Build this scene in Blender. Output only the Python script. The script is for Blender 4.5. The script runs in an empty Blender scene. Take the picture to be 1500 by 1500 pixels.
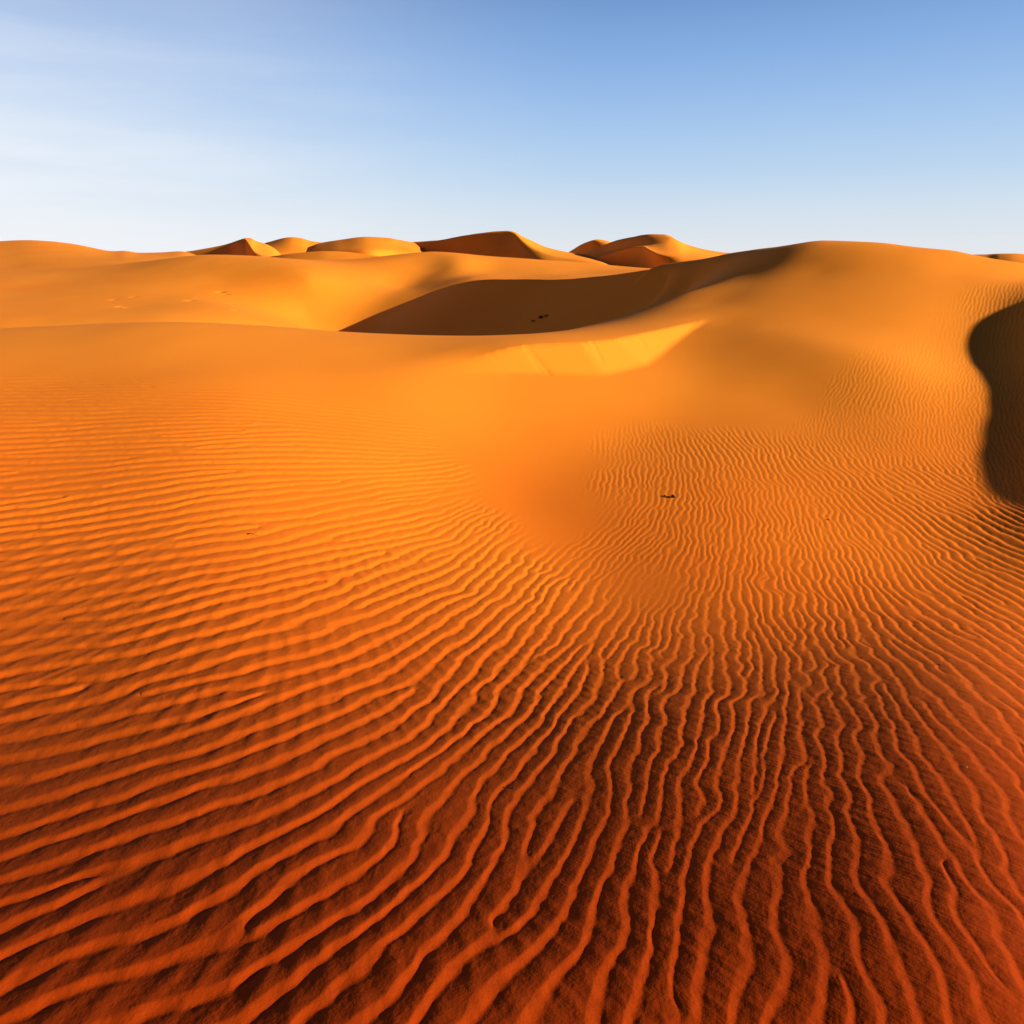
import bpy, math, random
import numpy as np
from mathutils import Vector, noise as mnoise

random.seed(7)
rng = np.random.default_rng(11)
sc = bpy.context.scene
col = sc.collection

# ------------------------------------------------------------------ camera
F = 1000.0                      # focal length in photo pixels (photo is 1500 wide)
TH = math.radians(20.4)         # downward tilt
CAMZ = 1.7
CT, ST = math.cos(TH), math.sin(TH)
cam_d = bpy.data.cameras.new("camera"); cam = bpy.data.objects.new("camera", cam_d)
col.objects.link(cam); sc.camera = cam
cam.location = (0, 0, CAMZ); cam.rotation_euler = (math.pi/2 - TH, 0, 0)
cam_d.sensor_width = 36; cam_d.lens = 36*F/1500.0
cam_d.clip_start = 0.05; cam_d.clip_end = 20000

def at(px, py, Y):
    """point seen at photo pixel (px,py) standing Y metres ahead"""
    dx = (px-750)/F; dy = (750-py)/F
    fy = CT + dy*ST; fz = -ST + dy*CT
    return (Y*dx/fy, Y, CAMZ + Y*fz/fy)

def project(x, y, z):
    zz = z-CAMZ
    d = y*CT - zz*ST
    u = y*ST + zz*CT
    return 750 + F*x/d, 750 - F*u/d

# ------------------------------------------------------------------ helpers
def mesh_obj(name, verts, faces, mat, parent=None, smooth=True):
    me = bpy.data.meshes.new(name)
    me.from_pydata(verts, [], faces)
    if smooth:
        me.polygons.foreach_set("use_smooth", [True]*len(me.polygons))
    me.update()
    if mat: me.materials.append(mat)
    o = bpy.data.objects.new(name, me); col.objects.link(o)
    if parent: o.parent = parent
    return o

def grid_obj(name, X, Y, Z, mat, extra=None):
    """X,Y,Z arrays (rows, cols) -> one smooth mesh, fast path"""
    R, C = X.shape
    me = bpy.data.meshes.new(name)
    co = np.empty((R*C, 3), np.float32)
    co[:, 0] = X.ravel(); co[:, 1] = Y.ravel(); co[:, 2] = Z.ravel()
    idx = np.arange(R*C, dtype=np.int32).reshape(R, C)
    q = np.stack([idx[:-1, :-1], idx[:-1, 1:], idx[1:, 1:], idx[1:, :-1]], -1).reshape(-1, 4)
    n = len(q)
    me.vertices.add(R*C); me.vertices.foreach_set("co", co.ravel())
    me.loops.add(n*4); me.loops.foreach_set("vertex_index", q.ravel())
    me.polygons.add(n)
    me.polygons.foreach_set("loop_start", np.arange(0, n*4, 4, dtype=np.int32))
    me.polygons.foreach_set("loop_total", np.full(n, 4, np.int32))
    me.polygons.foreach_set("use_smooth", np.ones(n, bool))
    me.update(calc_edges=True)
    me.materials.append(mat)
    o = bpy.data.objects.new(name, me); col.objects.link(o)
    return o

class TPS:
    """thin plate spline in (x/y, ln y) so detail follows distance"""
    def __init__(s, pts, lam=1e-4):
        P = np.array(pts, float)
        s.c = s.w(P[:, 0], P[:, 1]); v = P[:, 2]; n = len(P)
        K = s.k(s.c, s.c) + lam*np.eye(n)
        Q = np.c_[np.ones(n), s.c]
        A = np.block([[K, Q], [Q.T, np.zeros((3, 3))]])
        s.a = np.linalg.solve(A, np.r_[v, 0, 0, 0])
    @staticmethod
    def w(x, y): return np.stack([1.5*np.asarray(x)/(np.asarray(y)+.5), np.log(y)], -1)
    @staticmethod
    def k(a, b):
        d2 = ((a[:, None, :]-b[None, :, :])**2).sum(-1)
        return 0.5*d2*np.log(d2+1e-12)
    def __call__(s, x, y):
        sh = np.shape(x); c = s.w(np.ravel(x), np.ravel(y)); out = np.empty(len(c))
        n = len(s.c)
        for i in range(0, len(c), 100000):
            cc = c[i:i+100000]
            out[i:i+100000] = s.k(cc, s.c)@s.a[:n] + s.a[n] + cc@s.a[n+1:]
        return out.reshape(sh)

def smax(a, b, k):
    h = np.clip(0.5+0.5*(a-b)/k, 0, 1)
    return b*(1-h)+a*h + k*h*(1-h)

def vnoise(x, y, seed=0, size=256):
    """smooth value noise, vectorised"""
    r = np.random.default_rng(seed).random((size, size))
    xi = np.floor(x).astype(int); yi = np.floor(y).astype(int)
    fx = x-xi; fy = y-yi
    fx = fx*fx*fx*(fx*(fx*6-15)+10); fy = fy*fy*fy*(fy*(fy*6-15)+10)
    a = r[xi % size, yi % size]; b = r[(xi+1) % size, yi % size]
    c = r[xi % size, (yi+1) % size]; d = r[(xi+1) % size, (yi+1) % size]
    return (a*(1-fx)+b*fx)*(1-fy)+(c*(1-fx)+d*fx)*fy - 0.5

# ------------------------------------------------------------------ sun direction
SUN_AZ = (0.95, -0.30)          # where the sun stands in plan: right, a little behind
SUN_EL = math.radians(15.5)

# ------------------------------------------------------------------ materials
def sand_material(name, near=False, grain=1.0):
    m = bpy.data.materials.new(name); m.use_nodes = True
    nt = m.node_tree; N = nt.nodes; L = nt.links
    b = N["Principled BSDF"]
    b.inputs["Roughness"].default_value = 0.95
    b.inputs["Specular IOR Level"].default_value = 0.08
    geo = N.new("ShaderNodeNewGeometry")
    # broad tonal drift of the sand
    n1 = N.new("ShaderNodeTexNoise"); n1.inputs["Scale"].default_value = 0.35 if near else 0.06
    n1.inputs["Detail"].default_value = 4; n1.inputs["Roughness"].default_value = 0.55
    L.new(geo.outputs["Position"], n1.inputs["Vector"])
    r1 = N.new("ShaderNodeValToRGB")
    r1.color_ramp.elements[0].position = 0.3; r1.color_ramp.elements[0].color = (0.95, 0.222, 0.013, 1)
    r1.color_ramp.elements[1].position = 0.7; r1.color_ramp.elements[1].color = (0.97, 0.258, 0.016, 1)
    L.new(n1.outputs["Fac"], r1.inputs["Fac"])
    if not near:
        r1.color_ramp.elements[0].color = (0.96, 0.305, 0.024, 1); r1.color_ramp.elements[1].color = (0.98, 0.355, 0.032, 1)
    out_c = r1.outputs["Color"]
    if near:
        # foreground darkening painted into the colour: deep red close by, yellower further out
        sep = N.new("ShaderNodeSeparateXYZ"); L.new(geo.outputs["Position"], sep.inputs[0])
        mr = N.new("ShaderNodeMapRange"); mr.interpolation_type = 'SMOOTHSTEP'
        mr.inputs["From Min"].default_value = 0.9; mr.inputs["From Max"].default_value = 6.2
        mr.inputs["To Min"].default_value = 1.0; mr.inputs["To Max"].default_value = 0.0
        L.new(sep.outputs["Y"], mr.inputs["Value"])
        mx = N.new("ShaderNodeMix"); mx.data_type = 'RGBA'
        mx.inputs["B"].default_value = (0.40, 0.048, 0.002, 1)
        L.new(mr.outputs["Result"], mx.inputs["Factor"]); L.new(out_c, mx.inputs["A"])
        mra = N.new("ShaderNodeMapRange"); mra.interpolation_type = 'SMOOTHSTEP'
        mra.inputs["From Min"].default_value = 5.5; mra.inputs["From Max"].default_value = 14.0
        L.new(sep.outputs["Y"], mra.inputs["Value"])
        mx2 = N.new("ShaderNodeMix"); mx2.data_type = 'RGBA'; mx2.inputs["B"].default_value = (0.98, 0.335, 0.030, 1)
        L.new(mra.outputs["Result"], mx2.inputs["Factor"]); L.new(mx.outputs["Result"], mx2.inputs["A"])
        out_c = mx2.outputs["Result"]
    # grain speckle
    n2 = N.new("ShaderNodeTexNoise"); n2.inputs["Scale"].default_value = 260 if near else 30
    n2.inputs["Detail"].default_value = 2
    L.new(geo.outputs["Position"], n2.inputs["Vector"])
    mr2 = N.new("ShaderNodeMapRange"); mr2.inputs["From Min"].default_value = 0.3; mr2.inputs["From Max"].default_value = 0.7
    mr2.inputs["To Min"].default_value = 0.90 if near else 0.97; mr2.inputs["To Max"].default_value = 1.06 if near else 1.02
    L.new(n2.outputs["Fac"], mr2.inputs["Value"])
    mul = N.new("ShaderNodeVectorMath"); mul.operation = 'SCALE'
    L.new(out_c, mul.inputs[0]); L.new(mr2.outputs["Result"], mul.inputs["Scale"])
    L.new(mul.outputs[0], b.inputs["Base Color"])
    # fine relief
    bp = N.new("ShaderNodeBump"); bp.inputs["Strength"].default_value = 0.24*grain
    bp.inputs["Distance"].default_value = 0.004 if near else 0.05
    n3 = N.new("ShaderNodeTexNoise"); n3.inputs["Scale"].default_value = 120 if near else 6
    n3.inputs["Detail"].default_value = 3
    L.new(geo.outputs["Position"], n3.inputs["Vector"]); L.new(n3.outputs["Fac"], bp.inputs["Height"])
    last = bp.outputs["Normal"]
    if near:
        # faint wind striations combed across the big ripples
        mp = N.new("ShaderNodeMapping"); mp.vector_type = 'TEXTURE'
        mp.inputs["Rotation"].default_value = (0, 0, math.radians(-48))
        mp.inputs["Scale"].default_value = (.30, .014, 1.0)
        L.new(geo.outputs["Position"], mp.inputs["Vector"])
        n4 = N.new("ShaderNodeTexNoise"); n4.inputs["Scale"].default_value = 1.0
        n4.inputs["Detail"].default_value = 2.5; n4.inputs["Distortion"].default_value = 0.25
        L.new(mp.outputs[0], n4.inputs["Vector"])
        mr3 = N.new("ShaderNodeMapRange")
        mr3.inputs["From Min"].default_value = -.4; mr3.inputs["From Max"].default_value = .8
        mr3.inputs["To Min"].default_value = 0.03; mr3.inputs["To Max"].default_value = 0.15
        L.new(sep.outputs["X"], mr3.inputs["Value"])
        b2 = N.new("ShaderNodeBump"); b2.inputs["Distance"].default_value = 0.012
        L.new(mr3.outputs["Result"], b2.inputs["Strength"])
        L.new(n4.outputs["Fac"], b2.inputs["Height"]); L.new(last, b2.inputs["Normal"])
        last = b2.outputs["Normal"]
    L.new(last, b.inputs["Normal"])
    return m

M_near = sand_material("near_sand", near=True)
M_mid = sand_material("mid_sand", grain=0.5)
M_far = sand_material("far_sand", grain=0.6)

def plain_material(name, c, rough=0.8, c2=None, scale=30):
    m = bpy.data.materials.new(name); m.use_nodes = True
    N = m.node_tree.nodes; L = m.node_tree.links; b = N["Principled BSDF"]
    n = N.new("ShaderNodeTexNoise"); n.inputs["Scale"].default_value = scale
    r = N.new("ShaderNodeValToRGB")
    r.color_ramp.elements[0].position = .35; r.color_ramp.elements[0].color = (*c, 1)
    c2 = c2 or tuple(v*1.8 for v in c)
    r.color_ramp.elements[1].position = .65; r.color_ramp.elements[1].color = (*c2, 1)
    L.new(n.outputs["Fac"], r.inputs["Fac"]); L.new(r.outputs["Color"], b.inputs["Base Color"])
    b.inputs["Roughness"].default_value = rough
    return m

# ------------------------------------------------------------------ near terrain: foreground slope, bowl and right-hand dune
def P(px, py, Y): return at(px, py, Y)
def Z(px, Y, z):                    # same column, explicit height
    return (Y*(px-750)/F/1.0, Y, z)

common = []
for px in (-350, -100, 120, 330):                      # left field
    for py, z in ((1700, .12), (1500, .10), (1245, .0), (1100, -.12), (1000, -.22), (900, -.30), (800, -.36), (700, -.33), (600, -.17), (550, -.02), (505, .12)):
        t = (CAMZ-z)/((ST-(750-py)/F*CT)/(CT+(750-py)/F*ST))
        common.append(P(px, py, t))
common += [P(-350, 492, 17), P(-100, 483, 17), P(0, 473.5, 17), P(200, 461.5, 17.5), P(350, 465.5, 17.5), P(500, 481, 17), P(600, 487, 16.5), P(690, 491, 16.5)]
for px in (-350, -100, 150, 350, 550):
    common += [Z(px, 23, -1.3), Z(px, 30, -4.5), Z(px, 45, -9), Z(px, 80, -12)]
common += [Z(700, 23, -1.3), Z(700, 30, -4.5), Z(700, 50, -9), Z(800, 80, -12), Z(1000, 80, -12)]
# centre trough
common += [P(520, 1500, 1.02), P(520, 1245, 1.62), P(520, 1100, 2.25), P(520, 1000, 2.95), P(520, 900, 3.9), P(520, 800, 5.3), P(520, 700, 7.1), P(520, 600, 9.8), P(520, 540, 12.0)]
common += [P(740, 1500, 1.03), P(740, 1245, 1.66), P(740, 1100, 2.35), P(740, 1000, 3.1), P(740, 900, 4.2), P(740, 800, 5.9), P(740, 720, 7.7), P(740, 650, 9.6), P(700, 590, 11.2), P(620, 545, 11.8), P(650, 528, 12.6), P(620, 510, 14.2)]
# right-hand lower ground
for px in (1000, 1200, 1420):
    common += [P(px, 1700, .8), P(px, 1500, 1.04), P(px, 1245, 1.66), P(px, 1100, 2.3), P(px, 1000, 3.1), P(px, 900, 4.35), P(px, 800, 5.9), P(px, 700, 8.0)]
common += [P(860, 800, 6.1), P(860, 900, 4.35), P(860, 700, 8.2)]
common += [P(1200, 600, 11.5), P(1100, 600, 11.3), P(1200, 550, 13.3), P(1200, 500, 15.5), P(1200, 450, 18), P(1200, 400, 21.5), P(1200, 352, 26)]
common += [P(1120, 560, 13.0), P(1110, 520, 14.4), P(1100, 480, 16.5), P(1100, 440, 19.5), P(1100, 400, 23.5)]
common += [P(1300, 357, 25), P(1300, 400, 20.5), P(1300, 450, 17.4), P(1300, 500, 15), P(1300, 560, 12.5), P(1300, 620, 10.5)]
common += [P(1400, 369, 23.5), P(1400, 410, 20), P(1400, 450, 17.6), P(1400, 500, 15.2), P(1400, 560, 12.6), P(1400, 620, 10.4)]
common += [P(1500, 385, 22), P(1500, 420, 19.5), P(1500, 460, 17.2), P(1490, 520, 14.2), P(1490, 600, 10.9), P(1490, 680, 8.6)]
# dune shoulder beyond the right edge of the frame, the one that shades the ground
common += [(14.2, 19, .95), (12.9, 16.5, 1.05), (11.7, 14, .62), (10.3, 11.3, .22), (9.0, 9.2, -.10), (7.9, 7.5, -.20), (6.9, 6.1, -.36), (5.6, 4.8, -.8),
           (15.5, 15, .5), (13.2, 11.5, .0), (11, 8.5, -.4), (9, 6, -.8), (17.5, 22, 1.0), (20, 30, 1)]
# long ridge running from the right-hand dune to the far left, steep on the shaded side
RK = ((1100, 367, 29), (1050, 377, 31), (1000, 388, 33.3), (950, 394, 36), (900, 401, 39), (830, 408, 44), (760, 408.5, 50), (690, 411, 57), (640, 424, 62.5), (600, 440, 67), (550, 460, 72), (500, 482, 77))
common += [P(*c) for c in RK[:4]]
common += [P(1000, 430, 22.3), P(1000, 460, 18.7), P(1050, 450, 19.6), P(950, 450, 21.0), P(900, 471, 19.2)]
def flank(px, py, Y, d, nx_=-.78, ny_=-.62):
    x, y, z = at(px, py, Y); return (x+nx_*d, y+ny_*d, z-.66*d)
def back(px, py, Y, d, k=.22):
    x, y, z = at(px, py, Y); return (x+.6*d, y+.8*d, z-k*d)
common += [flank(1050, 377, 31, 2), flank(1000, 388, 33.3, 1.5), flank(1000, 388, 33.3, 3.5), flank(950, 394, 36, 2), flank(950, 394, 36, 4.5)]
for c in ((1000, 388, 33.3), (1200, 352, 26), (1300, 357, 25), (1400, 369, 23.5), (1500, 385, 22)):
    common += [back(*c, 5), back(*c, 16, .3)]
common += [Z(800, 24, -1.2), Z(800, 32, -5), Z(880, 27, -1.6), Z(900, 33, -3), Z(700, 40, -8), Z(850, 40, -7), Z(1000, 50, -5)]

crest = [P(650, 525, 12.7), P(690, 514, 13.0), P(780, 500.5, 13.7), P(850, 501, 14.0), P(900, 497, 14.6), P(950, 487, 15.8), P(1000, 477.5, 17.0), P(1035, 474, 17.8)]
upper = [P(650, 525, 12.7), P(690, 514, 13.0), P(780, 500.5, 13.7), P(850, 501, 14.0), P(900, 497, 14.6), P(950, 487, 15.8), P(1000, 477.5, 17.0), P(1035, 474, 17.8),
         P(720, 492, 16.0), P(800, 488, 16.8), P(880, 484, 17.5)]
lower = [P(640, 560, 11.8), P(690, 563, 11.9), P(740, 560, 12.2), P(800, 554, 12.6), P(880, 543, 13.4), P(960, 531, 14.3), P(1020, 522, 15.0),
         P(800, 600, 11.1), P(900, 600, 11.4), P(1000, 600, 11.5), P(900, 570, 12.1), P(1000, 560, 13.0), P(850, 650, 9.9), P(1000, 650, 9.8)]
upper = [(p[0], p[1], p[2]+(.09 if 1 <= i <= 5 else 0)) for i, p in enumerate(upper)]
T_U = TPS(common+upper, 6e-4); T_L = TPS(common+lower, 6e-4)

cx = np.array([c[0] for c in crest]); cy = np.array([c[1] for c in crest]); cz = np.array([c[2] for c in crest])
def crest_dist(x, y):
    """signed distance in front of the slip-face crest and the crest height there"""
    best = np.full(x.shape, 1e9); sg = np.ones(x.shape); zz = np.zeros(x.shape)
    for i in range(len(cx)-1):
        ax, ay, bx, by = cx[i], cy[i], cx[i+1], cy[i+1]
        ex, ey = bx-ax, by-ay; L2 = ex*ex+ey*ey
        t = ((x-ax)*ex+(y-ay)*ey)/L2; tc = np.clip(t, -1e3 if i == 0 else 0, 1e3 if i == len(cx)-2 else 1)
        d = np.hypot(x-ax-tc*ex, y-ay-tc*ey)
        s = np.where(ex*(y-ay)-ey*(x-ax) > 0, -1.0, 1.0)
        m = d < best
        best = np.where(m, d, best); sg = np.where(m, s, sg); zz = np.where(m, cz[i]+np.clip(tc, 0, 1)*(cz[i+1]-cz[i]), zz)
    return best*sg, zz

def bil(A, fr, fc):
    fr = np.clip(fr, 0, A.shape[0]-1.001); fc = np.clip(fc, 0, A.shape[1]-1.001)
    r = fr.astype(int); c = fc.astype(int); a = fr-r; b = fc-c
    return (A[r, c]*(1-a)+A[r+1, c]*a)*(1-b)+(A[r, c+1]*(1-a)+A[r+1, c+1]*a)*b
def sstep(t):
    t = np.clip(t, 0, 1); return t*t*(3-2*t)
def blur(A, n):
    """settle the surface: repeated box blur that keeps the borders"""
    for ax in (0, 1):
        for _ in range(3):
            P_ = np.pad(A, [(n, n) if a_ == ax else (0, 0) for a_ in (0, 1)], mode='reflect', reflect_type='odd')
            c_ = np.cumsum(np.insert(P_, 0, 0, axis=ax), axis=ax); w_ = 2*n+1
            A = (np.take(c_, range(w_, c_.shape[ax]), ax)-np.take(c_, range(0, c_.shape[ax]-w_), ax))/w_
    return A
def terrain(x, y):
    u0 = T_U(x, y); l0 = T_L(x, y); keep = sstep((y-18)/5)
    u = blur(u0, 9)*(1-keep)+u0*keep; l = blur(l0, 9)*(1-keep)+l0*keep
    fr_ = (np.log(cy)-math.log(.45))/(math.log(75/.45))*500; fc_ = (cx/(cy+CO)-CA)/(CB-CA)*375
    uc = bil(u, fr_, fc_)
    cz[:] = uc                                # the brink sits exactly on the upper surface
    d, zc = crest_dist(x, y)
    base = l + (u-l)*sstep(.5-d/1.6)
    # how far along the slip face, 0 at both ends
    t = ((x-cx[0])*(cx[-1]-cx[0])+(y-cy[0])*(cy[-1]-cy[0]))/((cx[-1]-cx[0])**2+(cy[-1]-cy[0])**2)
    w = sstep(t/.2)*sstep((1.03-t)/.16)*sstep((5.5-np.abs(d))/2.5)
    slip = zc - 0.54*np.maximum(d, 0)
    a = np.where(d < 0, u, np.minimum(zc, slip))
    f = smax(np.minimum(l, u+.02), a, 0.04)
    front = np.where(d < 0, a, f)
    tilt = .07*x*sstep((4.6-y)/3.4)
    # low swells added on the big dune's flank to shade their left sides
    for px, py, Y, r, h in ((1235, 545, 13.6, 1.7, .25), (1535, 440, 18.0, 2.4, .14)):
        bx, by, _ = at(px, py, Y); tilt = tilt + h*np.exp(-((x-bx)/r)**2-((y-by)/(r*1.5))**2)
    return base*(1-w)+front*w + tilt

# fan-shaped grid, finer close by
NC, NR = 1550, 1500
CA, CB, CO = -0.87, 0.98, 1.1       # fan limits: x = c*(y+CO)
cols = np.linspace(CA, CB, NC)
rows = np.exp(np.linspace(math.log(.45), math.log(75.0), NR))
SX, SY = np.meshgrid(cols, rows)
GX = SX*(SY+CO); GY = SY
ci = np.linspace(CA, CB, 376); ri = np.exp(np.linspace(math.log(.45), math.log(75.0), 501))
cX, cY = np.meshgrid(ci, ri)
cXw = cX*(cY+CO)
H0c = terrain(cXw, cY)

def H0(x, y):
    x = np.asarray(x, float); y = np.asarray(y, float)
    fr = (np.log(y)-math.log(.45))/(math.log(75/.45))*500
    fc = (x/(y+CO)-CA)/(CB-CA)*375
    return bil(H0c, fr, fc)
def hit(px, py, ymin=.7, ymax=60):
    """first ground point under a photo pixel"""
    Y = np.exp(np.linspace(math.log(ymin), math.log(ymax), 4000))
    dx = (px-750)/F; dy = (750-py)/F; fy = CT+dy*ST; fz = -ST+dy*CT
    h = H0(Y*dx/fy, Y); z = CAMZ+Y*fz/fy
    k = np.argmax(z < h)
    return Y[k]*dx/fy, Y[k]

# ------------------------------------------------------------------ wind ripples
# (px, py, crest angle on the photo, spacing in photo pixels, strength)
RC = [(-60, 580, -2, 9, .5), (50, 590, 0, 9, .8), (200, 580, -1, 8, .6), (350, 590, -3, 8, .6), (50, 650, 3, 13, 1), (200, 650, 3, 13, 1), (400, 650, 1, 12, 1), (520, 610, -6, 9, .6), (600, 640, -4, 9, .7),
      (640, 690, 8, 12, .8), (700, 760, 35, 14, .8), (300, 750, 8, 21, 1), (100, 800, 8, 27, 1), (-80, 800, 5, 27, 1), (450, 800, 13, 23, 1), (560, 760, 12, 18, 1), (600, 850, 23, 26, 1), (100, 950, 9, 38, 1),
      (300, 950, 16, 38, 1), (480, 950, 24, 38, 1), (650, 950, 35, 34, .9), (0, 1100, 10, 46, 1), (100, 1100, 13, 48, 1), (250, 1180, 21, 54, 1), (450, 1200, 30, 56, 1), (600, 1200, 43, 54, 1),
      (750, 1150, 60, 48, 1), (700, 1000, 46, 38, .9), (850, 950, 58, 30, .9), (800, 880, 50, 27, .8), (730, 840, 42, 22, .8), (950, 1150, 80, 40, 1), (1000, 1000, 68, 32, 1), (900, 1050, 70, 36, 1),
      (1150, 1180, 70, 42, 1), (1150, 1050, 85, 36, 1), (1250, 1050, 100, 38, 1), (1350, 1150, 118, 44, 1), (1450, 1150, 125, 42, 1), (1450, 1000, 142, 28, 1), (1100, 900, 108, 23, .8), (1200, 950, 114, 27, 1),
      (1320, 970, 128, 28, 1), (1400, 920, 148, 20, 1), (1480, 850, 153, 14, 1), (1300, 830, 128, 14, 1), (1150, 800, 98, 14, 1), (1000, 770, 82, 14, .9), (900, 700, 78, 12, .7), (880, 650, 82, 10, .6),
      (950, 640, 108, 10, .9), (1050, 650, 128, 10, 1), (1200, 680, 138, 9.5, 1), (1350, 720, 150, 10, 1), (1420, 780, 152, 12, 1), (1100, 730, 106, 12, 1), (1300, 650, 118, 9, .8), (1220, 620, 95, 9, .7), (1250, 570, 62, 9, .9),
      (1290, 530, 68, 9, .7), (1380, 560, 78, 9, .8), (1400, 640, 110, 9, .8), (1450, 435, 76, 9, 1), (1490, 440, 76, 9, 1), (1380, 470, 76, 9, .35), (950, 790, 48, 11, .7), (870, 800, 42, 13, .5), (1500, 560, 78, 9, .8), (1500, 700, 120, 9, .8),
      (960, 860, 60, 16, .3), (1040, 850, 70, 16, .7), (600, 1450, 45, 90, 1), (200, 1450, 22, 90, 1), (1000, 1450, 80, 80, 1), (1350, 1450, 110, 80, 1)]
# places the wind left smooth
RZ = [(-60, 510), (60, 505), (200, 510), (350, 520), (480, 540), (540, 560), (600, 580), (660, 600), (680, 640), (740, 640), (740, 700), (760, 730), (800, 700), (820, 740), (835, 680), (840, 640), (845, 600), (900, 597),
      (960, 597), (1040, 603), (1120, 603), (1170, 585), (1190, 540), (1230, 500), (1280, 470), (1340, 440), (1380, 415), (1450, 395), (1500, 405), (820, 775), (850, 560), (1000, 560), (1100, 560), (1100, 500), (1250, 420), (640, 520), (740, 560), (600, 540)]
kp = []; ap = []
for px, py, a, s, am in RC:
    s *= .61 if px < 620 else (.62 if py > 850 else .67)
    x, y = hit(px, py); e = .02
    z0, zx, zy = H0(np.array([x, x+e, x]), np.array([y, y, y+e]))
    p0 = project(x, y, z0); p1 = project(x+e, y, zx); p2 = project(x, y+e, zy)
    a = math.radians(a); g = (math.sin(a)*2*math.pi/s, -math.cos(a)*2*math.pi/s)   # image, y up
    kx = (g[0]*(p1[0]-p0[0])-g[1]*(p1[1]-p0[1]))/e
    ky = (g[0]*(p2[0]-p0[0])-g[1]*(p2[1]-p0[1]))/e
    kp.append((x, y, kx, ky)); ap.append((x, y, am))
for px, py in RZ:
    x, y = hit(px, py); ap.append((x, y, 0.0))
kp = np.array(kp); ap = np.array(ap)
def idw(pts, vals, x, y, p=3.5):
    c = TPS.w(pts[:, 0], pts[:, 1]); q = TPS.w(x.ravel(), y.ravel())
    d2 = ((q[:, None, :]-c[None])**2).sum(-1)+2e-4
    w = d2**(-p/2); w /= w.sum(1, keepdims=True)
    return (w@vals).reshape(x.shape+(vals.shape[1],))
kmag = np.hypot(kp[:, 2], kp[:, 3])
kv = np.c_[kp[:, 2]/kmag, kp[:, 3]/kmag, np.log(np.clip(kmag, 2*math.pi/.24, 2*math.pi/.052))]
# coarse map of the wave vector
X0, X1, Y0, Y1 = -11.8, 18.5, 0.45, 26.0
def field(x, y):
    v = idw(kp[:, :2], kv, x, y)
    n = np.hypot(v[..., 0], v[..., 1])+1e-9; k = np.exp(v[..., 2])
    return v[..., 0]/n*k, v[..., 1]/n*k, k
RES = .0135
nx = int((X1-X0)/RES); ny = int((Y1-Y0)/RES)
Fld = np.zeros((ny, nx), np.complex64)
# scattered wave packets, each locking to the phase already there: long crests with natural forks
seeds = []
yy = Y0
while yy < Y1:
    hw0, hw1 = CA*(yy+CO), CB*(yy+CO)
    step = .055 if yy < 5 else .07 if yy < 10 else .09
    xs = np.arange(max(hw0, X0)+.05, min(hw1, X1)-.05, step)
    seeds.append(np.c_[xs+rng.uniform(-.04, .04, len(xs)), np.full(len(xs), yy)+rng.uniform(-.04, .04, len(xs))])
    yy += step
seeds = np.concatenate(seeds)
av = idw(ap[:, :2], ap[:, 2:3], seeds[:, 0], seeds[:, 1])[:, 0]
seeds = seeds[av > .05]
KX, KY, KK = field(seeds[:, 0], seeds[:, 1])
order = rng.permutation(len(seeds))
for j in order:
    sx, sy = seeds[j]; kx, ky, k = KX[j], KY[j], KK[j]; lam = 2*math.pi/k
    sa, sp = 1.15*lam, .6*lam                     # along the crest / across it
    R = 2.1*sa
    i0 = max(int((sx-R-X0)/RES), 0); i1 = min(int((sx+R-X0)/RES)+1, nx)
    j0 = max(int((sy-R-Y0)/RES), 0); j1 = min(int((sy+R-Y0)/RES)+1, ny)
    if i1-i0 < 2 or j1-j0 < 2: continue
    gx = (X0+np.arange(i0, i1)*RES-sx)[None, :]; gy = (Y0+np.arange(j0, j1)*RES-sy)[:, None]
    ic = min(max(int((sx-X0)/RES), 0), nx-1); jc = min(max(int((sy-Y0)/RES), 0), ny-1)
    f = Fld[jc, ic]
    ph = math.atan2(f.imag, f.real) if abs(f) > .12 else rng.uniform(-math.pi, math.pi)
    ux, uy = kx/k, ky/k
    ac = gx*ux+gy*uy; al = gx*(-uy)+gy*ux
    Fld[j0:j1, i0:i1] += np.exp(-.5*((ac/sp)**2+(al/sa)**2) + 1j*(k*ac+ph)).astype(np.complex64)

def ripple(x, y):
    wx = .05*vnoise(x*2.6+50, y*2.6+50, 3)+.035*vnoise(x*7+90, y*7+20, 4)+.012*vnoise(x*19, y*19, 14)
    wy = .05*vnoise(x*2.6+10, y*2.6+80, 5)+.035*vnoise(x*7+30, y*7+60, 6)+.012*vnoise(x*19+40, y*19, 16)
    fx = (x+wx-X0)/RES; fy = (y+wy-Y0)/RES
    ok = (fx > 1) & (fx < nx-2) & (fy > 1) & (fy < ny-2)
    f = bil(Fld, np.where(ok, fy, 1), np.where(ok, fx, 1))
    ph = np.angle(f); mag = np.abs(f)
    a = mag/(mag+.9)*1.45
    # stoss side long and gentle, lee side short and steep (lee lies towards +k)
    q = ph/(2*math.pi) % 1.0
    cpos = .72
    q = q+.05*vnoise(x*26, y*26, 9)
    q = q % 1.0
    up = np.clip(q/cpos, 0, 1); dn = np.clip((1-q)/(1-cpos), 0, 1)
    # stoss slope: steep out of the trough, flattening to the brink; lee slope: short and straight
    pu = (1-(1-up)**1.7)*sstep(up/.22)**.6
    pd = .35*sstep(dn)+.65*dn**1.15
    prof = np.where(q < cpos, pu, pd)
    return prof*np.clip(a, 0, 1.25), ok

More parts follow.
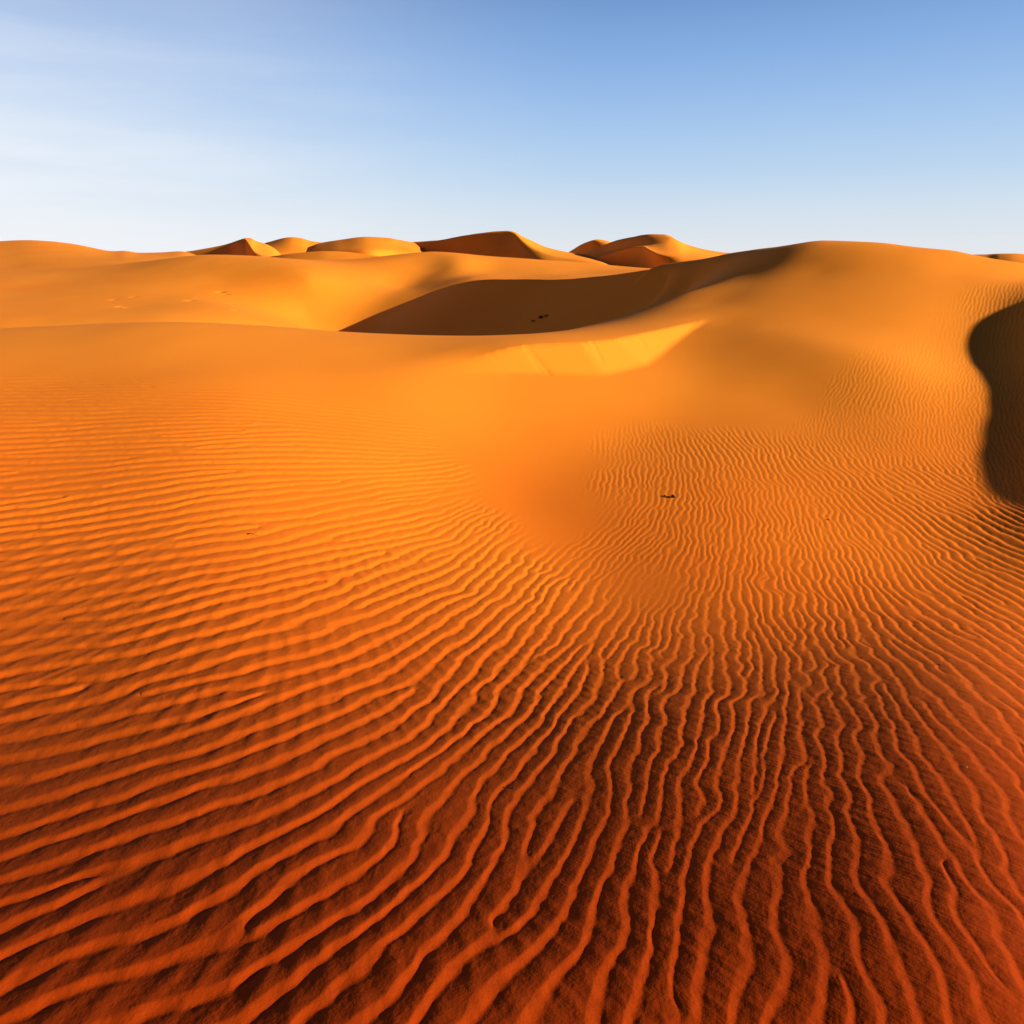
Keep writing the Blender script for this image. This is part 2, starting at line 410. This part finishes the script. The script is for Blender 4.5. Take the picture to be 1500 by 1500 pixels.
# second, weaker train of small ripples crossing the first close to the viewer
F2 = np.zeros_like(Fld)
def packets(Fd, S, rot, ks):
    kx, ky, kk = field(S[:, 0], S[:, 1]); c, s_n = math.cos(rot), math.sin(rot)
    kx, ky = (kx*c-ky*s_n)*ks, (kx*s_n+ky*c)*ks; kk = kk*ks
    for j in rng.permutation(len(S)):
        sx, sy = S[j]; k = kk[j]; lam = 2*math.pi/k; sa, sp = 1.2*lam, .7*lam; R = 2.1*sa
        i0 = max(int((sx-R-X0)/RES), 0); i1 = min(int((sx+R-X0)/RES)+1, nx)
        j0 = max(int((sy-R-Y0)/RES), 0); j1 = min(int((sy+R-Y0)/RES)+1, ny)
        if i1-i0 < 2 or j1-j0 < 2: continue
        gx = (X0+np.arange(i0, i1)*RES-sx)[None, :]; gy = (Y0+np.arange(j0, j1)*RES-sy)[:, None]
        f = Fd[min(max(int((sy-Y0)/RES), 0), ny-1), min(max(int((sx-X0)/RES), 0), nx-1)]
        ph = math.atan2(f.imag, f.real) if abs(f) > .12 else rng.uniform(-math.pi, math.pi)
        ux, uy = kx[j]/k, ky[j]/k; ac = gx*ux+gy*uy; al = -gx*uy+gy*ux
        Fd[j0:j1, i0:i1] += np.exp(-.5*((ac/sp)**2+(al/sa)**2)+1j*(k*ac+ph)).astype(np.complex64)
S2 = seeds[(seeds[:, 1] < 6.5)]
packets(F2, S2, math.radians(52), 1.35)
def ripple2(x, y):
    wx = .03*vnoise(x*5+50, y*5+5, 33); wy = .03*vnoise(x*5+1, y*5+8, 35)
    fx = (x+wx-X0)/RES; fy = (y+wy-Y0)/RES
    ok = (fx > 1) & (fx < nx-2) & (fy > 1) & (fy < ny-2)
    f = bil(F2, np.where(ok, fy, 1), np.where(ok, fx, 1))
    m = np.abs(f); g = sstep((vnoise(x*1.0+20, y*1.0+4, 36)+.12)/.3)
    return (.5+.5*np.cos(np.angle(f)))**1.5*m/(m+.9)*(.25+.75*g)*ok*sstep((6.3-y)/2)

gz = bil(H0c, (np.log(GY)-math.log(.45))/(math.log(75/.45))*500, (SX-CA)/(CB-CA)*375)
sub = (GY < 27)
cA = idw(ap[:, :2], ap[:, 2:3], cXw, cY, 3.2)[..., 0]
cKx, cKy, cK = field(cXw, cY)
fr = (np.log(GY)-math.log(.45))/(math.log(75/.45))*500; fc = (SX-CA)/(CB-CA)*375
A = bil(cA, fr, fc); lam = 2*math.pi/bil(cK, fr, fc)
A = np.clip((A-.06)/.8, 0, 1); A = A*A*(3-2*A)
rp, ok = ripple(GX, GY)
patch = 1+.5*vnoise(GX*1.1+7, GY*1.1+3, 12)
gz = gz + np.where(ok & sub, (rp-.4)*lam*(.052-.010*sstep((GX+.3)/1.5)*sstep((5-GY)/2))*A*patch, 0)
gz = gz + np.where(sub, ripple2(GX, GY)*lam*.014*A, 0)
# gentle undulation so that no slope is perfectly even
und = .035*vnoise(GX*.4+3, GY*.4+9, 21)+.008*vnoise(GX*1.1, GY*1.1, 22)
gz = gz + und*np.clip((GY-1)/6, .3, 1)
# small avalanche lines down the slip face
for (p, q_, w, dep) in (((768, 503, 13.6), (793, 540, 12.95), .05, .006), ((774, 503, 13.6), (806, 546, 12.85), .04, .007), ((868, 503, 14.2), (882, 538, 13.6), .05, .007), ((930, 494, 15.4), (945, 515, 14.9), .05, .006)):
    ax, ay, _ = at(*p); bx, by, _ = at(*q_)
    m = (GX > min(ax, bx)-1) & (GX < max(ax, bx)+1) & (GY > min(ay, by)-1) & (GY < max(ay, by)+1)
    x = GX[m]; y = GY[m]; ex, ey = bx-ax, by-ay
    t = np.clip(((x-ax)*ex+(y-ay)*ey)/(ex*ex+ey*ey), 0, 1)
    d = np.hypot(x-ax-t*ex, y-ay-t*ey)
    gz[m] -= dep*np.exp(-(d/w)**2)
gz = gz + np.where(GY < 6, 0.0010*(vnoise(GX*38, GY*38, 71)+.6*vnoise(GX*80, GY*80, 72)), 0)*sstep((6-GY)/3)
GZ = gz
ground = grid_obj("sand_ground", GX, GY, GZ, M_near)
ground["kind"] = "structure"
ground["label"] = "rippled orange sand of the foreground slope, hollow and smooth dune rising on the right"

def HG(x, y):
    fr = (math.log(y)-math.log(.45))/(math.log(75/.45))*(NR-1); fc = (x/(y+CO)-CA)/(CB-CA)*(NC-1)
    return float(bil(GZ, np.array([fr]), np.array([fc]))[0])
def ground_at(px, py, ymax=60):
    Y = np.exp(np.linspace(math.log(.7), math.log(ymax), 5000))
    dx = (px-750)/F; dy = (750-py)/F; fy = CT+dy*ST; fz = -ST+dy*CT
    h = bil(GZ, (np.log(Y)-math.log(.45))/(math.log(75/.45))*(NR-1), (Y*dx/fy/(Y+CO)-CA)/(CB-CA)*(NC-1))
    z = CAMZ+Y*fz/fy; k = np.argmax(z < h)
    return Y[k]*dx/fy, Y[k], float(h[k])

# ------------------------------------------------------------------ the shaded ridge between hollow and middle dune
kp_ = np.array([at(*c) for c in ((1200, 364, 26.0), (1150, 365, 27.3),)+RK+((430, 508, 84), (350, 530, 92))])
tt = np.r_[0, np.cumsum(np.hypot(np.diff(kp_[:, 0]), np.diff(kp_[:, 1])))]
def cr1(xs, ys, q):
    m = np.gradient(ys, xs); i = np.clip(np.searchsorted(xs, q)-1, 0, len(xs)-2); h = xs[i+1]-xs[i]; t = (q-xs[i])/h
    return (2*t**3-3*t**2+1)*ys[i]+(t**3-2*t**2+t)*h*m[i]+(-2*t**3+3*t**2)*ys[i+1]+(t**3-t**2)*h*m[i+1]
q = np.linspace(0, tt[-1], 500)
rx_, ry_, rz_ = (cr1(tt, kp_[:, k], q) for k in range(3))
tx, ty = np.gradient(rx_), np.gradient(ry_)
def smooth1(v, n=40):
    k = np.ones(n)/n; return np.convolve(np.r_[np.full(n, v[0]), v, np.full(n, v[-1])], k, 'same')[n:-n]
tx, ty = smooth1(tx), smooth1(ty); tl = np.hypot(tx, ty); nxv, nyv = ty/tl, -tx/tl       # unit normal
s_ = np.sign(nxv*(-1)+nyv*(-1)); nxv, nyv = nxv*s_, nyv*s_                                # towards the viewer's left
prof_d = np.r_[np.linspace(-26, -.9, 60), np.linspace(-.8, .8, 30), np.linspace(.9, 18, 70)]
D_ = prof_d[:, None]
soft = .10
front_ = -.69*(np.sqrt(D_*D_+soft**2)+D_)/2
back_ = -.13*(np.sqrt(D_*D_+soft**2)-D_)/2 - .004*np.clip(-D_, 0, None)**2
RX = rx_[None]+nxv[None]*D_; RY = ry_[None]+nyv[None]*D_
RZ_ = rz_[None]+front_+back_+.02*vnoise(RX*.8, RY*.8, 61)
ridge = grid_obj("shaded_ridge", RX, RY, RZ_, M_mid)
ridge["kind"] = "structure"; ridge["label"] = "long ridge whose steep near side lies in deep brown shadow"

# ------------------------------------------------------------------ middle dune
mp = [Z(-400, 92, -1.6), Z(-200, 100, -1.2)]
def S(px, py, Y): return at(px, py, Y*1.5)
mp += [S(-150, 414, 70), S(0, 410, 70), S(100, 405, 71), S(200, 391, 74), S(290, 374, 80), S(340, 374, 82), S(383, 375.5, 82), S(440, 380, 80), S(500, 383, 80), S(567, 375, 84), S(633, 368, 86), S(700, 374, 86), S(767, 379, 86), S(850, 385, 86), S(950, 393, 86), S(1050, 398, 86)]
mp += [S(0, 430, 58), S(200, 425, 58), S(330, 415, 62), S(450, 410, 62), S(530, 400, 70), S(600, 392, 75), S(590, 420, 67), S(650, 400, 74), S(760, 395, 74), S(760, 405, 66), S(860, 400, 70),
       S(0, 455, 46), S(200, 450, 48), S(350, 451, 50), S(450, 459, 57), S(590, 436, 60), S(505, 488, 54), S(690, 407, 63), S(830, 404, 62), S(0, 478, 38), S(250, 475, 40), S(400, 483, 44), S(462, 491, 46), S(930, 399, 66)]
mp += [Z(px, 38, -8) for px in (-100, 100, 300, 500)]+[Z(500, 60, -9), Z(600, 55, -9), Z(700, 48, -9), Z(800, 44, -8), Z(900, 42, -7), Z(1000, 50, -5), Z(600, 36, -9), Z(800, 36, -9)]
for px in (-100, 100, 300, 500, 700, 900, 1100): mp.append(Z(px, 170, -3.0)); mp.append(Z(px, 220, -9))
T_M = TPS(mp, 1e-4)
MA, MB = math.log(38), math.log(220)
mc = np.linspace(-1.0, .42, 900); mr_ = np.exp(np.linspace(MA, MB, 700))
mX, mY = np.meshgrid(mc, mr_); mX = mX*mY
mZ = T_M(mX, mY)
def mid_at(px, py):
    Y = np.linspace(40, 160, 5000)
    dx = (px-750)/F; dy = (750-py)/F; fy = CT+dy*ST; fz = -ST+dy*CT
    h = bil(mZ, (np.log(Y)-MA)/(MB-MA)*699, np.full(len(Y), (dx/fy+1.0)/1.42*899))
    z = CAMZ+Y*fz/fy; k = np.argmax(z < h)
    return Y[k]*dx/fy, Y[k], float(h[k])
# the scooped hollow that shows as a dusky patch on the upper slope
def bump_(px, py, Y, rx, ry, h, ang=0):
    x, y, _ = at(px, py, Y); c, s = math.cos(ang), math.sin(ang)
    u = (mX-x)*c+(mY-y)*s; v = -(mX-x)*s+(mY-y)*c
    return h*np.exp(-(u/rx)**2-(v/ry)**2)
mZ += bump_(666, 388, 112, 4.2, 11, .95) - bump_(610, 392, 112, 5, 11, .3)
mZ += .18*vnoise(mX*.08+5, mY*.06, 31)+.04*vnoise(mX*.35, mY*.3, 32)
# scuffs and dents
for px, py, Yh, r, h in ((176, 449, 42.3, .22, -.14), (181, 451, 42, .16, .10), (166, 439, 46, .25, -.08), (196, 435, 47.5, .3, -.06), (278, 440, 45.5, .3, -.09), (284, 437, 46, .25, .05), (322, 428, 50, .35, -.13), (330, 431, 49.5, .3, -.08), (346, 454, 40.5, .2, -.09), (338, 445, 44, .2, -.05)):
    x, y, z = mid_at(px, py); r *= 1.3; h *= 1.3
    mZ += h*np.exp(-(((mX-x)/r)**2+((mY-y)/(r*1.6))**2))
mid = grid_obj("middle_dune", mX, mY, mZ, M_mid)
mid["kind"] = "structure"; mid["label"] = "broad smooth orange dune in the middle distance, half in deep shadow"

# ------------------------------------------------------------------ far dunes: lofted between ridge lines
def hermite(xs, ys, q):
    xs = np.array(xs, float); ys = np.array(ys, float)
    d = np.diff(ys)/np.diff(xs); m = np.zeros(len(xs)); m[0] = d[0]; m[-1] = d[-1]
    for i in range(1, len(xs)-1):
        m[i] = 0 if d[i-1]*d[i] <= 0 else 2*d[i-1]*d[i]/(d[i-1]+d[i])
    i = np.clip(np.searchsorted(xs, q)-1, 0, len(xs)-2); h = xs[i+1]-xs[i]; t = (q-xs[i])/h
    return (2*t**3-3*t**2+1)*ys[i]+(t**3-2*t**2+t)*h*m[i]+(-2*t**3+3*t**2)*ys[i+1]+(t**3-t**2)*h*m[i+1]
def loft(name, rows_, label, n=160, sub=10, rough=.35, seed=1):
    """rows_: ridge lines back to front, each [(px,py,Y)...]; straight slopes between them"""
    L_ = []
    for r in rows_:
        p = [a[0] for a in r]; q = np.linspace(p[0], p[-1], n)
        py = hermite(p, [a[1] for a in r], q); Yq = 1.5*hermite(p, [a[2] for a in r], q)
        dx = (q-750)/F; dy = (750-py)/F; fy = CT+dy*ST; fz = -ST+dy*CT
        L_.append(np.stack([Yq*dx/fy, Yq, CAMZ+Yq*fz/fy], -1))
    e_ = np.linspace(0, 1, n); e_ = np.minimum(e_, 1-e_)/.12; e_ = np.clip(e_, 0, 1); e_ = 2.5*(1-e_*e_*(3-2*e_))
    for r in L_: r[:, 2] -= e_
    # far side: falls away behind the skyline
    b = L_[0].copy(); b[:, 1] += 45; b[:, 0] *= 1.15; b[:, 2] = -12
    L_ = [b]+L_
    f = L_[-1].copy(); f[:, 1] -= 15; f[:, 2] = np.minimum(f[:, 2]-8, -12); L_.append(f)
    out = []
    for a, c in zip(L_[:-1], L_[1:]):
        for k in range(sub):
            t = k/sub; out.append(a*(1-t)+c*t)
    out.append(L_[-1]); G = np.array(out)
    sm = G.copy()
    for _ in range(1):
        sm[1:-1] = (sm[:-2]+2*sm[1:-1]+sm[2:])/4
    G = sm
    G[..., 2] += rough*vnoise(G[..., 0]*.05+seed*7, G[..., 1]*.05, seed)+rough*.3*vnoise(G[..., 0]*.2, G[..., 1]*.2+seed*3, seed+1)
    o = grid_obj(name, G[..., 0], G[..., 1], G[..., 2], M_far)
    o["kind"] = "structure"; o["label"] = label
    return o

loft("far_dune", [
    [(-260, 372, 220), (-120, 360, 215), (0, 350.5, 210), (40, 348.5, 210), (100, 354, 210), (170, 366, 205), (180, 365.5, 205), (205, 369, 200), (235, 368.5, 200), (262, 366.5, 200), (290, 371, 200), (340, 386, 200)],
    [(-260, 400, 150), (0, 392, 140), (100, 385, 140), (200, 382, 140), (340, 392, 140)],
    [(-260, 425, 100), (0, 420, 98), (340, 405, 98)]], "pale yellow rounded dune on the far left skyline")
loft("far_dune", [
    [(180, 389, 236), (225, 376, 230), (270, 368.5, 226), (330, 358, 216), (352, 351, 212), (361, 348.5, 210), (367, 348, 212), (376, 352, 218), (392, 357, 226), (430, 384, 240)],
    [(180, 391, 228), (225, 379, 222), (290, 368, 214), (335, 358.5, 209), (350, 352.5, 205), (359, 349.5, 204), (364, 356, 196), (372, 367, 186), (400, 379, 180), (430, 388, 180)],
    [(180, 394, 220), (225, 388, 216), (290, 385, 206), (340, 382, 196), (360, 382, 186), (400, 386, 172), (430, 392, 170)]], "small peaked dune with a dark left slope on the skyline", seed=3)
loft("far_dune", [
    [(330, 386, 280), (360, 366, 270), (395, 352.5, 260), (428, 345, 254), (440, 346, 255), (455, 350, 258), (475, 353.5, 262), (500, 362, 266), (550, 386, 272)],
    [(330, 390, 240), (400, 374, 226), (440, 376, 226), (550, 390, 236)],
    [(330, 394, 200), (550, 394, 200)]], "low yellow dune behind the small peak", seed=4)
loft("far_dune", [
    [(410, 388, 252), (445, 364, 245), (475, 353.5, 242), (500, 349, 238), (535, 345, 234), (570, 347, 238), (585, 350, 242), (605, 354, 248), (640, 364, 258), (690, 388, 266)],
    [(410, 392, 236), (450, 374, 226), (500, 367, 213), (540, 365, 209), (590, 367, 217), (690, 392, 240)],
    [(410, 396, 205), (690, 396, 205)]], "low orange dune left of the tallest peak", seed=5)
loft("far_dune", [
    [(500, 388, 274), (550, 368, 262), (600, 354.5, 250), (640, 352, 238), (680, 344.5, 226), (715, 339.5, 219), (742, 337.5, 214), (752, 338.5, 214), (765, 345, 220), (782, 353, 229), (800, 361, 238), (825, 367.5, 248), (860, 374, 254), (930, 392, 260)],
    [(500, 390, 270), (550, 370, 258), (600, 356.5, 247), (640, 353.5, 236), (680, 346, 224), (720, 341, 215), (744, 338.5, 211), (753, 341, 207), (766, 352, 197), (788, 366, 186), (820, 376, 176), (860, 382, 168), (930, 395, 160)],
    [(500, 396, 256), (550, 388, 244), (600, 386, 233), (640, 384, 220), (700, 385, 203), (740, 386, 190), (768, 387, 180), (800, 388, 168), (860, 392, 158), (930, 398, 148)]], "tallest far peak, brown slope left and bright strip right", seed=6)
loft("far_dune", [
    [(790, 390, 290), (815, 379, 282), (835, 368, 272), (850, 358.5, 264), (864, 353, 260), (876, 350.5, 258), (890, 352.5, 260), (905, 358, 266), (960, 386, 280)],
    [(790, 392, 286), (815, 381, 278), (838, 368, 267), (855, 358, 258), (870, 352.5, 252), (885, 355, 248), (905, 364, 244), (960, 390, 240)],
    [(790, 396, 276), (850, 389, 250), (880, 388, 236), (960, 394, 218)]], "dark small dune left of the double ridge", seed=7)
loft("far_dune", [
    [(840, 380, 262), (862, 367, 250), (880, 360.5, 242), (905, 351.5, 230), (930, 346, 220), (950, 343, 212), (972, 343, 207), (984, 346.5, 206), (992, 352, 210), (1015, 360, 222), (1040, 366, 234), (1075, 371, 246), (1150, 392, 260)],
    [(840, 381, 260), (862, 368.5, 246), (885, 361, 236), (910, 353.5, 223), (935, 349, 212), (958, 347, 204), (978, 347.5, 199), (989, 351, 197), (996, 354, 198), (1010, 362, 200), (1050, 372, 206), (1150, 394, 218)],
    [(840, 383, 252), (862, 377, 238), (885, 371, 228), (910, 365, 215), (935, 361, 203), (958, 358, 193), (975, 357.5, 189), (990, 360, 188), (1010, 368, 190), (1050, 377, 194), (1150, 396, 202)],
    [(840, 384, 243), (870, 378, 226), (895, 371, 212), (915, 365.5, 199), (932, 361.5, 190), (943, 361, 184), (950, 365, 176), (965, 372, 168), (1000, 377, 164), (1050, 382, 164), (1150, 398, 170)],
    [(840, 390, 232), (880, 388, 215), (910, 386, 200), (935, 385, 184), (960, 386, 168), (1000, 388, 158), (1050, 392, 152), (1150, 400, 150)]], "twin ridged far dune with dark hollow and yellow right flank", seed=8)
loft("far_dune", [
    [(350, 388, 150), (383, 377, 146), (420, 370, 141), (455, 367, 139), (480, 366, 138), (505, 367, 138), (540, 372, 136), (575, 377, 133), (610, 388, 130)],
    [(350, 394, 136), (480, 390, 126), (610, 394, 122)]], "low brown dune crest behind the middle dune", seed=9)
loft("far_dune", [
    [(1350, 396, 150), (1405, 373, 150), (1420, 371.5, 149), (1445, 371, 148), (1465, 369.5, 146), (1485, 369, 145), (1505, 370, 145), (1560, 375, 145), (1640, 385, 145)],
    [(1350, 402, 148), (1430, 396, 138), (1500, 398, 128), (1640, 400, 122)]], "dark far dune peeping over the right edge ridge", seed=10)

# plain reaching the horizon
n = 90
ang = np.linspace(0, 2*math.pi, n+1); rad = np.exp(np.linspace(math.log(4), math.log(9000), 60))
AA, RR = np.meshgrid(ang, rad)
PX = RR*np.cos(AA); PY = RR*np.sin(AA)+20
PZ = -12 + np.clip((RR-260)/900, 0, 1)*(3.0*vnoise(PX*.01, PY*.01, 41)+8)
plain = grid_obj("desert_plain", PX, PY, PZ, M_far); plain["kind"] = "structure"; plain["label"] = "sandy plain stretching to the horizon"

# ------------------------------------------------------------------ small things lying on the sand
M_stone = plain_material("dark_stone", (.018, .008, .006), .75)
M_palestone = plain_material("pale_stone", (.5, .25, .12), .8, (.6, .35, .2))
M_wood = plain_material("dry_wood", (.05, .022, .012), .9)
M_leaf = plain_material("desert_leaf", (.035, .045, .018), .8, (.06, .07, .03))

def stone(name, x, y, z, r, label, seed, mat, cat="pebble", group=None, parent=None):
    import bmesh
    bm = bmesh.new(); bmesh.ops.create_icosphere(bm, subdivisions=3, radius=1)
    for v in bm.verts:
        k = 1+.35*mnoise.noise(v.co*1.3+Vector((seed*3.1, seed, 0)))+.12*mnoise.noise(v.co*3.5+Vector((seed, 0, 5)))
        v.co = Vector((v.co.x*1.25*k, v.co.y*.9*k, v.co.z*.72*k))*r
    me = bpy.data.meshes.new(name); bm.to_mesh(me); bm.free()
    me.polygons.foreach_set("use_smooth", [True]*len(me.polygons)); me.materials.append(mat)
    o = bpy.data.objects.new(name, me); col.objects.link(o)
    o.location = (x, y, z+r*.4); o.rotation_euler = (0, 0, seed*1.7)
    o["label"] = label; o["category"] = cat
    if group: o["group"] = group
    return o

def tube(verts, faces, pts, r0, r1, k=6):
    b = len(verts); n = len(pts)
    for i, p in enumerate(pts):
        p = Vector(p); d = (Vector(pts[min(i+1, n-1)])-Vector(pts[max(i-1, 0)])).normalized()
        u = d.orthogonal().normalized(); v = d.cross(u); r = r0+(r1-r0)*i/(n-1)
        for j in range(k):
            a = 2*math.pi*j/k; verts.append(tuple(p+(u*math.cos(a)+v*math.sin(a))*r))
    for i in range(n-1):
        for j in range(k):
            faces.append((b+i*k+j, b+i*k+(j+1) % k, b+(i+1)*k+(j+1) % k, b+(i+1)*k+j))
    faces.append(tuple(b+j for j in range(k))); faces.append(tuple(b+(n-1)*k+j for j in range(k))[::-1])

for (px, py, r, lab, sd, mt) in (
        (986, 728.5, .024, "dark brown stone lying on the rippled hollow, largest of three", 1, M_stone),
        (974, 726.5, .011, "tiny brown stone at the left end of the row in the hollow", 2, M_stone),
        (979, 727.5, .007, "tiny speck of stone between two others in the hollow", 3, M_stone),
        (1213, 762, .010, "lone small dark pebble on fine ripples right of the hollow stones", 4, M_stone),
        (752, 1155, .0042, "small black pebble near the bottom centre of the dark ripples", 5, M_stone),
        (1376, 974, .006, "small dark pebble on the lit ripples at lower right", 6, M_stone),
        (1415, 1124, .0032, "tiny pale pebble on the dark ripples at lower right", 7, M_palestone)):
    x, y, z = ground_at(px, py)
    stone("pebble", x, y, z, r, lab, sd, mt)

# a dry stick half buried on the left field
x, y, z = ground_at(368, 785)
vs, fs = [], []
pts = [(-.055+.11*t/7, .006*math.sin(t*.9), .006+.014*math.sin(math.pi*t/7)) for t in range(8)]
tube(vs, fs, pts, .0045, .0018)
tube(vs, fs, [(.005, .004, .018), (.025, .016, .024), (.04, .022, .022)], .002, .001)
st = mesh_obj("stick", vs, fs, M_wood); st.location = (x, y, z); st.rotation_euler = (0, 0, -.15)
st["label"] = "short dry stick half buried in the ripples on the left"; st["category"] = "stick"

def ridge_at(px, py):
    bpy.context.view_layer.update()
    d = Vector(at(px, py, 10))-Vector((0, 0, CAMZ)); d.normalize()
    best = None
    for o in (ridge, mid, ground):
        ok_, p, nrm, fi = o.ray_cast(Vector((0, 0, CAMZ)), d)
        if ok_ and (best is None or p.y < best.y): best = p
    return best
# low desert shrubs in the shadowed hollow
def shrub(px, py, size, label, seed, n=26):
    rnd = random.Random(seed)
    x, y, z = ridge_at(px, py)
    root = bpy.data.objects.new("desert_shrub", None); col.objects.link(root); root.location = (x, y, z)
    root["label"] = label; root["category"] = "shrub"; root["group"] = "shrubs in the shadowed hollow"
    vs, fs, lv, lf = [], [], [], []
    for i in range(n):
        a = rnd.uniform(0, 2*math.pi); el = rnd.uniform(.15, 1.1); Ln = size*rnd.uniform(.5, 1)
        pts = []; sag = rnd.uniform(.1, .5)
        for t in range(5):
            s = t/4*Ln
            pts.append((math.cos(a)*math.cos(el)*s, math.sin(a)*math.cos(el)*s, max(math.sin(el)*s-sag*s*s/size, -.02)))
        tube(vs, fs, pts, .008, .003, 4)
        for k in range(12):
            t = rnd.uniform(.3, 1); p = Vector(pts[0]).lerp(Vector(pts[-1]), t)+Vector([rnd.gauss(0, .05*size) for _ in range(3)])
            d = Vector([rnd.gauss(0, 1) for _ in range(3)]).normalized(); e = d.orthogonal().normalized()
            l = size*.09; b = len(lv)
            lv += [tuple(p-e*l*.25), tuple(p+d*l), tuple(p+e*l*.25), tuple(p-d*l*.6)]; lf.append((b, b+1, b+2, b+3))
    mesh_obj("stem", vs, fs, M_wood, root); mesh_obj("foliage", lv, lf, M_leaf, root, False)
    return root
shrub(793, 466, .34, "larger dark shrub low in the shadowed hollow", 3)
shrub(781, 471, .2, "smaller shrub just left of and below the larger one in shadow", 5, 16)
shrub(801, 463.5, .22, "sprawling little shrub just right of the larger one in shadow", 8, 16)

# ------------------------------------------------------------------ light
sd = bpy.data.lights.new("sun", 'SUN'); so = bpy.data.objects.new("sun", sd); col.objects.link(so)
sd.energy = 9.0; sd.angle = math.radians(1.3); sd.color = (1.0, .78, .52)
hx, hy = SUN_AZ; hl = math.hypot(hx, hy)
to_sun = Vector((hx/hl*math.cos(SUN_EL), hy/hl*math.cos(SUN_EL), math.sin(SUN_EL)))
so.rotation_euler = to_sun.to_track_quat('Z', 'Y').to_euler()

w = bpy.data.worlds.new("World"); sc.world = w; w.use_nodes = True
N = w.node_tree.nodes; L = w.node_tree.links
bg = N["Background"]
sky = N.new("ShaderNodeTexSky"); sky.sky_type = 'NISHITA'; sky.sun_disc = False
sky.sun_elevation = SUN_EL; sky.sun_rotation = math.atan2(hx, hy)
sky.air_density = 1.0; sky.dust_density = 1.0; sky.ozone_density = 1.5
tc = N.new("ShaderNodeTexCoord"); sp = N.new("ShaderNodeSeparateXYZ"); L.new(tc.outputs["Generated"], sp.inputs[0])
bg.inputs["Strength"].default_value = 0.1
# pale haze low down and to the left, overhead blue darkened to cut fill
rz = N.new("ShaderNodeValToRGB"); rz.color_ramp.interpolation = 'B_SPLINE'
cr = rz.color_ramp
cr.elements[0].position = 0.0; cr.elements[0].color = (.82, .86, .90, 1)
cr.elements[1].position = 1.0; cr.elements[1].color = (.004, .010, .03, 1)
for p, c in ((.03, (7.9, 8.4, 9.0)), (.10, (5.2, 7.1, 9.2)), (.20, (2.9, 5.0, 8.7)), (.30, (1.5, 3.1, 6.6)), (.42, (.06, .14, .40))):
    e = cr.elements.new(p); e.color = (*[v/10 for v in c], 1)
L.new(sp.outputs["Z"], rz.inputs["Fac"])
mixs = N.new("ShaderNodeMix"); mixs.data_type = 'RGBA'; mixs.inputs["Factor"].default_value = .92
scl = N.new("ShaderNodeVectorMath"); scl.operation = 'SCALE'; scl.inputs["Scale"].default_value = 10
L.new(rz.outputs["Color"], scl.inputs[0])
L.new(sky.outputs["Color"], mixs.inputs["A"]); L.new(scl.outputs[0], mixs.inputs["B"])
# thin veil on the left
mrx = N.new("ShaderNodeMapRange"); mrx.interpolation_type = 'SMOOTHSTEP'
mrx.inputs["From Min"].default_value = .15; mrx.inputs["From Max"].default_value = -.75
mrx.inputs["To Min"].default_value = 0; mrx.inputs["To Max"].default_value = .8
L.new(sp.outputs["X"], mrx.inputs["Value"])
mrz = N.new("ShaderNodeMapRange"); mrz.inputs["From Min"].default_value = .45; mrz.inputs["From Max"].default_value = .1
L.new(sp.outputs["Z"], mrz.inputs["Value"])
mm = N.new("ShaderNodeMath"); mm.operation = 'MULTIPLY'; L.new(mrx.outputs[0], mm.inputs[0]); L.new(mrz.outputs[0], mm.inputs[1])
cm = N.new("ShaderNodeMapping"); cm.inputs["Rotation"].default_value = (0, math.radians(-14), 0); cm.inputs["Scale"].default_value = (1.6, 1.6, 14)
L.new(tc.outputs["Generated"], cm.inputs["Vector"])
cn = N.new("ShaderNodeTexNoise"); cn.inputs["Scale"].default_value = 1.6; cn.inputs["Detail"].default_value = 5; cn.inputs["Roughness"].default_value = .5
L.new(cm.outputs[0], cn.inputs["Vector"])
cmr = N.new("ShaderNodeMapRange"); cmr.inputs["From Min"].default_value = .35; cmr.inputs["From Max"].default_value = .7
cmr.inputs["To Min"].default_value = .75; cmr.inputs["To Max"].default_value = 1.2
L.new(cn.outputs["Fac"], cmr.inputs["Value"])
mm2 = N.new("ShaderNodeMath"); mm2.operation = 'MULTIPLY'; mm2.use_clamp = True
L.new(mm.outputs[0], mm2.inputs[0]); L.new(cmr.outputs[0], mm2.inputs[1])
mv = N.new("ShaderNodeMix"); mv.data_type = 'RGBA'; mv.inputs["B"].default_value = (9.2, 9.4, 9.8, 1)
L.new(mm2.outputs[0], mv.inputs["Factor"]); L.new(mixs.outputs["Result"], mv.inputs["A"])
# sky behind the camera dimmed to keep fill light off the shaded slopes
mb = N.new("ShaderNodeMapRange"); mb.interpolation_type = 'SMOOTHSTEP'
mb.inputs["From Min"].default_value = -.55; mb.inputs["From Max"].default_value = .25
mb.inputs["To Min"].default_value = .12; mb.inputs["To Max"].default_value = 1
L.new(sp.outputs["Y"], mb.inputs["Value"])
vs2 = N.new("ShaderNodeVectorMath"); vs2.operation = 'SCALE'
L.new(mv.outputs["Result"], vs2.inputs[0]); L.new(mb.outputs[0], vs2.inputs["Scale"])
L.new(vs2.outputs[0], bg.inputs["Color"])

# ------------------------------------------------------------------ render
sc.render.engine = 'CYCLES'
sc.cycles.diffuse_bounces = 3; sc.cycles.max_bounces = 4
sc.cycles.use_denoising = True
sc.view_settings.view_transform = 'Standard'; sc.view_settings.look = 'None'
sc.view_settings.exposure = 0; sc.view_settings.gamma = 1
sc.render.resolution_x = 1024; sc.render.resolution_y = 1024
